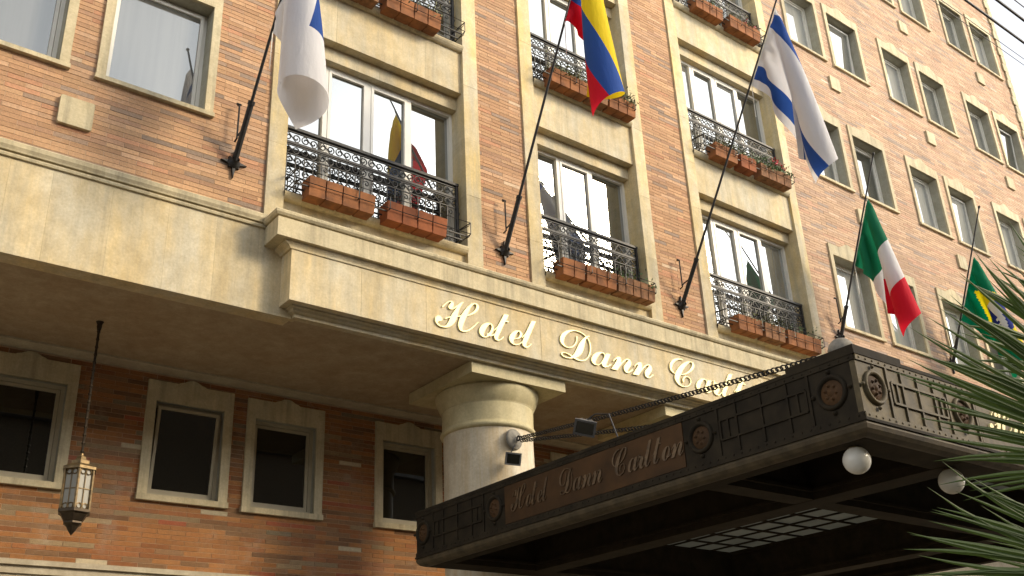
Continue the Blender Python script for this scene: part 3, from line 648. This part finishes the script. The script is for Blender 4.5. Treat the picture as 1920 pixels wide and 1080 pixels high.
# ---------------------------------------------------------------- planters
def planter(x, z, L, label, mat, plants, seed, rounded=False, nseg=4):
    rnd = random.Random(seed); t = thing('planter_box', label, 'planter', (x, 9.73, z), 'terracotta balcony planters'); h = .26; dp = .24
    mb = MB(); s = L/nseg
    if rounded: 
        R_ = L/2; mb.lathe([(0, .0), (R_*.86, 0), (R_*.93, .06), (R_, h-.05), (R_*1.04, h-.04), (R_*1.04, h), (R_*.9, h), (R_*.88, h-.03), (0, h-.031)], (L/2, .14, 0), 20); put('pot', mb, mat, t, True)
    else:
        for i in range(nseg):
            a, b = i*s+.006, (i+1)*s-.006; q = len(mb.v)
            mb.v += [(a+.008, .03, 0), (b-.008, .03, 0), (b-.008, dp-.02, 0), (a+.008, dp-.02, 0), (a, 0, h), (b, 0, h), (b, dp, h), (a, dp, h)]
            mb.f += [(q, q+3, q+2, q+1), (q, q+1, q+5, q+4), (q+1, q+2, q+6, q+5), (q+2, q+3, q+7, q+6), (q+3, q, q+4, q+7), (q+4, q+5, q+6, q+7)]
        put('trough', mb, mat, t)
        put('core', MB().box(.012, L-.012, .036, dp-.026, .01, h-.02), mat, t)
    if not rounded: put('soil', MB().box(.02, L-.02, .02, dp-.02, h, h+.008), 'soil', t)
    if plants:
        mb = MB(); n = int(plants*L*420)
        for i in range(n):
            px = rnd.uniform(.02, L-.02); hgt = abs(rnd.gauss(0, .11)); py = rnd.uniform(-.03, dp-.02)
            if rnd.random() < .18: py = -.03-rnd.random()*.04; hgt = -rnd.random()*.08
            c = Vector((px, py, h+hgt)); d = Vector((rnd.gauss(0, 1), rnd.gauss(0, 1), rnd.gauss(.3, .6))).normalized()*rnd.uniform(.03, .08); w = d.cross(Vector((rnd.gauss(0, 1), rnd.gauss(0, 1), rnd.gauss(0, 1)))).normalized()*rnd.uniform(.008, .018)
            mb.quad(c, c+d*.5+w, c+d, c+d*.5-w)
        for i in range(int(plants*L*9)): px = rnd.uniform(.04, L-.04); mb.tube([(px, .11, h), (px+rnd.gauss(0, .03), .08+rnd.gauss(0, .03), h+.2*rnd.random()+.03)], .003, 3, None, False)
        o = put('foliage', mb, rnd.choice(('leaf_green', 'leaf_olive')), t); o['kind'] = 'stuff'
    return t
def blooms(t, pts, h=.26):
    rnd = random.Random(4); mb = MB()
    for px, pz in pts:
        for i in range(14):
            c = Vector((px+rnd.gauss(0, .025), .02+rnd.gauss(0, .025), h+pz+rnd.gauss(0, .025))); d = Vector((rnd.gauss(0, 1), rnd.gauss(0, 1), rnd.gauss(0, 1))).normalized()*.022; w = d.cross(Vector((.3, -1, .2))).normalized()*.018
            mb.quad(c-d, c+w, c+d, c-w)
    put('blossoms', mb, 'flower_red', t)
Z0 = 6.37
planter(4.68, Z0, .94, 'orange terracotta planter at left end of widest lowest balcony', 'terracotta', 0, 1); planter(5.79, Z0, .94, 'red terracotta planter at right end of lowest left balcony', 'terracotta_bright', 0, 2)
t = planter(4.70, Z0+PITCHZ, .94, 'terracotta planter partly above top frame, left on upper left balcony', 'terracotta_aged', .3, 3); planter(5.75, Z0+PITCHZ, .94, 'terracotta planter on upper left balcony near its open right end', 'terracotta', .25, 4)
planter(8.76, Z0, .44, 'short terracotta planter at left end of middle lowest balcony', 'terracotta', 0, 5, nseg=2); planter(9.22, Z0, .62, 'plain orange planter in the middle of second bay lowest balcony', 'terracotta', .05, 6, nseg=3); planter(9.86, Z0, .80, 'mossy streaked planter at right end of middle lowest balcony', 'terracotta_aged', .3, 7, nseg=5)
t = planter(8.80, Z0+PITCHZ, .80, 'planter with tall green shoots at left of middle upper balcony', 'terracotta', 1.1, 8); planter(9.62, Z0+PITCHZ, .42, 'small planter behind hanging red and yellow flag on middle balcony', 'terracotta_aged', .8, 9, nseg=2)
t = planter(10.06, Z0+PITCHZ, .62, 'leafy planter with trailing green at right of middle upper balcony', 'terracotta', 1.5, 10, nseg=3); blooms(t, [(.1, .1), (.3, .06)])
planter(12.62, Z0, .62, 'dark orange planter at left of lowest right balcony', 'terracotta', .2, 11, nseg=3); planter(13.30, Z0, .55, 'middle planter with dark leaves on lowest right balcony', 'terracotta_aged', .6, 12, nseg=3); planter(13.92, Z0, .95, 'long stained planter at right of lowest right balcony', 'terracotta', .15, 13)
planter(12.68, Z0+PITCHZ, .62, 'planter with low green leaves at left of middle-height right balcony', 'terracotta', 1.0, 14, nseg=2); planter(13.38, Z0+PITCHZ, .45, 'small planter crossed by flagpole on right balcony', 'terracotta_bright', .5, 15, nseg=2)
t = planter(13.95, Z0+PITCHZ, .92, 'planter with red geraniums on right balcony', 'terracotta_aged', 1.3, 16); blooms(t, [(.42, .2), (.5, .14), (.66, .15), (.74, .1), (.58, .22)])
planter(12.75, Z0+2*PITCHZ, .80, 'planter at left of topmost visible right balcony', 'terracotta', .4, 17); t = planter(13.75, Z0+2*PITCHZ, .95, 'planter at right of topmost visible right balcony', 'terracotta', .5, 18); blooms(t, [(.5, .05), (.8, .04)])
# ---------------------------------------------------------------- flagpoles and flags
def flagpole(base, tip, sock, label):
    base = Vector(base); d = Vector(tip)-base; t = thing('flagpole', label, 'flagpole', base, 'flagpoles leaning out from the facade'); u_ = d.normalized()
    mb = MB(); pts = []
    for i in range(16):
        a = math.pi*2*i/16+math.pi/2; r = (.17, .065, .10, .065)[i % 4]; r *= 1.25 if i in (8,) else 1; pts.append((r*math.cos(a)*.95, r*math.sin(a)))
    mb.prism(pts[::-1], .0, .045); put('wall_plate', mb, 'iron', t)
    put('hub', MB().lathe([(.085, 0), (.075, .03), (.05, .05), (.045, .08)], (0, .02, 0), 12, (0, -1, .3)), 'iron', t, True)
    put('socket', MB().tube([u_*-.02, u_*sock], .035, 10).tube([u_*(sock-.03), u_*(sock+.02)], .043, 10), 'iron', t)
    put('pole', MB().tube([u_*(sock-.02), d], .021, 8, .014), 'iron', t); put('tip_knob', MB().lathe([(0, .06), (.02, .045), (.028, .02), (.02, 0), (.016, -.02)], d, 10, u_), 'iron', t, True)
    put('stay_bracket', MB().tube([(-.02, -.01, .28), (-.02, -.07, .30), (-.02, -.07, .78), (-.02, -.02, .80)], .012, 5).tube([(-.02, -.07, .33), (.0, -.10, .36), u_*.46], .012, 5).tube([(-.05, -.05, .80), (.01, -.05, .80)], .015, 5), 'iron', t)
    return t
def drape(top, bot, L, wind, seed, steps=330, iters=9):      # small cloth solver: hoist pinned to the pole, gravity and a breeze
    rng = np.random.RandomState(seed); nu, nv = 27, 17
    top, bot = np.array(top, float), np.array(bot, float); H = np.linalg.norm(top-bot); v = np.linspace(0, 1, nv)[:, None]; u = np.linspace(0, 1, nu)
    n_ = np.cross((1, 0, -.2), top-bot); n_ /= np.linalg.norm(n_); d = np.array((1, 0, -.2))/math.hypot(1, .2); ph = rng.rand()*6; U3 = u[None, :, None]
    P = (bot+(top-bot)*v)[:, None, :]+U3*L*d*.98+n_*(.10*np.sin(U3*9+ph)*U3+.04*np.sin(v*7+ph)[..., None]*U3)+rng.randn(nv, nu, 3)*.004
    Q = P.copy(); du, dv = L/(nu-1), 1.13*H/(nv-1); w = np.ones((nv, nu, 1)); w[:, 0] = 0; cons = []
    def link(di, dj, rest, k):
        I, J = np.meshgrid(np.arange(nv), np.arange(nu), indexing='ij'); I2, J2 = I+di, J+dj; ok = (I2 < nv) & (J2 < nu) & (J2 >= 0); I, J, I2, J2 = I[ok], J[ok], I2[ok], J2[ok]
        key = (J//max(1, abs(dj))) % 2 if dj else (I//di) % 2
        for c in (0, 1): m_ = key == c; cons.append((I[m_]*nu+J[m_], I2[m_]*nu+J2[m_], rest, k))
    link(0, 1, du, 1); link(1, 0, dv, 1); link(1, 1, math.hypot(du, dv), .35); link(1, -1, math.hypot(du, dv), .35); link(0, 3, 3*du, .025); link(3, 0, 3*dv, .025)
    wf = w.reshape(-1, 1); cons = [(a, b, rest, k/(wf[a]+wf[b]+1e-9), wf[a], wf[b]) for a, b, rest, k in cons]
    dt = .02; wind = np.array(wind, float)
    for s_ in range(steps):
        A = np.array((0, 0, -9.8))+wind*(1+.35*np.sin(s_*.08+seed))*(1+.5*np.sin(6*U3)); vel = (P-Q)*.97; Q = P.copy(); P = P+w*(vel+A*dt*dt); X = P.reshape(-1, 3)
        for it in range(iters):
            for a, b, rest, k, wa, wb in cons:
                D = X[b]-X[a]; c = D*((1-rest/(np.sqrt((D*D).sum(1, keepdims=True))+1e-9))*k); X[a] += c*wa; X[b] -= c*wb
        P = X.reshape(nv, nu, 3)
    return P-bot
def flag(name, top, bot, L, wind, seed, label, colour):
    D_ = drape(top, bot, L, wind, seed); org = bot; nv, nu = D_.shape[:2]; P = [[Vector(D_[i, j]) for j in range(nu)] for i in range(nv)]
    S = 3; NV, NU = (nv-1)*S+1, (nu-1)*S+1
    def cr(a, b, c, d, t): return b*1.0+(c-a)*(.5*t)+(a*2-b*5+c*4-d)*(.5*t*t)+(b*3-a-c*3+d)*(.5*t*t*t)
    rows = []
    for i in range(nv):
        r_ = []
        for J in range(NU):
            j = min(J//S, nu-2); t = J/S-j; g_ = lambda k: P[i][min(max(k, 0), nu-1)]; r_.append(cr(g_(j-1), g_(j), g_(j+1), g_(j+2), t))
        rows.append(r_)
    V = []
    for I in range(NV):
        i = min(I//S, nv-2); t = I/S-i; g_ = lambda k: rows[min(max(k, 0), nv-1)]
        V += [tuple(cr(a, b, c, d, t)) for a, b, c, d in zip(g_(i-1), g_(i), g_(i+1), g_(i+2))]
    F_ = []; cl = []
    for I in range(NV-1):
        for J in range(NU-1):
            F_.append((I*NU+J, I*NU+J+1, (I+1)*NU+J+1, (I+1)*NU+J)); cl += [*colour((J+.5)/(NU-1), (I+.5)/(NV-1)), 1]
    me = bpy.data.meshes.new(name); me.from_pydata(V, [], F_); me.materials.append(M['flag_cloth']); me.shade_smooth()
    at = me.attributes.new('Col', 'FLOAT_COLOR', 'FACE'); at.data.foreach_set('color', cl)
    t = thing('flag', label, 'flag', org, 'flags on the facade'); c_ = add('cloth', me, t)
    put('hoist_rope', MB().tube([P[0][0]+Vector((.0, .02, -.6)), P[0][0]+Vector((0, -.0, 0)), P[-1][0]+Vector((0, -.0, .0))], .006, 4), 'white_frame', t)
    return t
WHT, BLU = (.72, .70, .69), (.025, .075, .29)
def f_cross(u, v): return BLU if (.55 < v < .74 and u < .66) or (.30 < u < .42 and v > .74) else WHT
def f_stripes(u, v):
    if .09 < v < .26 or .74 < v < .91: return BLU
    return WHT
def f_three(u, v): return (.82, .62, .02) if v > .5 else ((.03, .09, .36) if v > .25 else (.62, .012, .03))
def f_green(u, v): return (.01, .16, .075) if u < .333 else (WHT if u < .667 else (.60, .012, .03))
def f_diamond(u, v):
    x, y = (u-.5)*1.43, v-.5; r = math.hypot(x, y)
    if r < .25:
        q = math.hypot(x+.15, y+.55)
        if .58 < q < .66: return WHT
        if r < .22 and y < .05 and (int(x*37)*7+int(y*41)*3) % 11 == 0: return WHT
        return (.015, .03, .22)
    return (.80, .65, .01) if abs(x)/.62+abs(y)/.42 < 1 else (.0, .17, .075)
POLES = [((3.8, 9.96, 6.62), (3.8, 8.10, 9.60), .74, 'black flagpole on brick pier left of first window bay'), ((7.87, 9.96, 6.57), (7.87, 7.48, 11.20), .80, 'black flagpole on brick pier between first and second bays'),
  ((11.5, 9.96, 6.6), (11.5, 7.20, 10.97), .78, 'long black flagpole on brick pier between second and third bays'), ((15.88, 9.96, 6.98), (15.88, 8.53, 10.29), .60, 'black flagpole right of third bay above canopy corner'), ((19.9, 9.96, 7.24), (19.9, 8.59, 10.41), .60, 'farthest black flagpole partly behind palm leaves')]
for p in POLES: flagpole(*p)
flag('white_blue_flag', (3.8, 8.376, 9.136), (3.8, 9.09, 8.05), 2.0, (.9, .35, 0), 6, 'white flag with blue bands on leftmost flagpole', f_cross)
flag('yellow_blue_red_flag', (7.87, 7.725, 10.705), (7.87, 8.34, 9.56), 2.3, (.5, .35, 0), 3, 'hanging yellow, blue and red flag on second flagpole', f_three)
flag('white_flag_blue_stripes', (11.5, 7.25, 10.81), (11.5, 7.94, 9.72), 2.25, (3.4, .8, 0), 8, 'white flag with two blue stripes blowing on long flagpole', f_stripes)
flag('green_white_red_flag', (15.88, 8.83, 9.47), (15.88, 9.38, 8.27), 2.05, (1.3, -.6, 0), 11, 'green, white and red flag above canopy corner', f_green)
flag('green_flag_yellow_diamond', (19.9, 8.95, 9.4), (19.9, 9.56, 8.12), 2.0, (2.2, -.8, 0), 14, 'green flag with yellow diamond and blue disc beside palm leaves', f_diamond)
# ---------------------------------------------------------------- overhead cables
def cable(y, z, r, label):
    t = thing('utility_cable', label, 'cable', (-25, y, z), 'overhead street cables'); n = 24
    put('wire', MB().tube([(i*95/n, 0, -0.5*(1-(2*i/n-1)**2)*.0) for i in range(n+1)], r, 6), 'cable_black', t)
cable(4.0, 8.07, .016, 'thick black overhead cable crossing the building corner'); cable(4.0, 8.545, .018, 'thick black overhead cable, upper one against white sky'); cable(4.3, 9.50, .008, 'topmost thin overhead cable in sky corner')
cable(4.0, 7.74, .004, 'thin overhead wire below thick cables, upper of two'); cable(4.0, 7.62, .004, 'thin overhead wire below thick cables, lower of two')
# ---------------------------------------------------------------- fan palm
palm = thing('palm_tree', 'fan palm with spiky green leaves in front of canopy', 'palm tree', (7.55, 1.7, -1.6))
PB = Vector((7.55, 1.7, -1.6))
mb = MB(); mb.lathe([(.26, 0), (.20, .25), (.17, .8), (.165, 1.6), (.18, 2.1), (.14, 2.35), (.05, 2.5)], k=14); put('trunk', mb, 'trunk_bark', palm, True)
crown = Vector((0, 0, 2.35))
def frond(hub, axis, normal, R_, n, spread, seed, droop=.12):
    rnd = random.Random(seed); axis = axis.normalized(); normal = (normal-axis*normal.dot(axis)).normalized(); side = normal.cross(axis); mb = MB()
    for i in range(n):
        q = (i+.5)/n*2-1; a = q*spread; L = R_*(1-.28*abs(q)**2.2)*rnd.uniform(.93, 1.05); d = axis*math.cos(a)+side*math.sin(a); sd = -axis*math.sin(a)+side*math.cos(a)
        wmax = L*.5*spread*2/n*.85; dr = droop*rnd.uniform(.5, 1.6); tw = rnd.gauss(0, .05); prev = None; K = 7
        for k in range(K+1):
            t = k/K; w = wmax*(t/.48 if t < .48 else max(.02, (1-((t-.48)/.52)**1.8))); c = hub+(d+sd*tw*t*t)*(L*t)+Vector((0, 0, -dr*L*max(0, t-.45)**2*1.6))
            cur = (c-sd*w-normal*(.22*w), c+normal*w*.35, c+sd*w-normal*(.22*w))
            if prev:
                mb.quad(prev[0], prev[1], cur[1], cur[0]); mb.quad(prev[1], prev[2], cur[2], cur[1])
            prev = cur
    f_ = put('frond', mb, 'palm_leaf', palm)
    mid = (hub+crown)/2+Vector((0, 0, .12)); put('petiole', MB().tube([crown, mid, hub+axis*.05], .022, 6, .014), 'leaf_olive', palm)
def campt(px, py, dep): return (fw+CR*((px-953.19)/1876.57)-CU*((py-578.5)/1876.57))*dep
def imgdir(deg, toward=0.): return CR*math.cos(math.radians(deg))+CU*math.sin(math.radians(deg))-fw*toward
frond(campt(2215, 890, 5.4)-PB, imgdir(147), -fw+CU*.15, 1.66, 46, .62, 1, .08)
frond(campt(2240, 800, 5.9)-PB, imgdir(143), -fw+CU*.3, 1.62, 34, .56, 5, .10)
frond(campt(2185, 1095, 5.1)-PB, imgdir(171), -fw+CU*.3, 1.32, 26, .42, 2, .08)
frond(campt(2200, 1150, 5.6)-PB, imgdir(160), -fw+CU*.2, 1.25, 24, .34, 6, .10)
frond(campt(2420, 560, 6.2)-PB, imgdir(100), -fw+CU*.1, 1.2, 28, 1.0, 3, .12)
for i, (dx, dy, dz) in enumerate(((.9, .3, .5), (.7, -.8, .4), (.2, -1.0, .1), (.9, -.2, -.1), (.5, .9, .2), (.1, .2, 1.1), (.8, .6, 1.0), (.6, -.6, 1.0))):
    a = Vector((dx, dy, dz)); frond(crown+a.normalized()*.95, a, Vector((0, 0, 1)), 1.05, 24, 1.3, 10+i, .3)
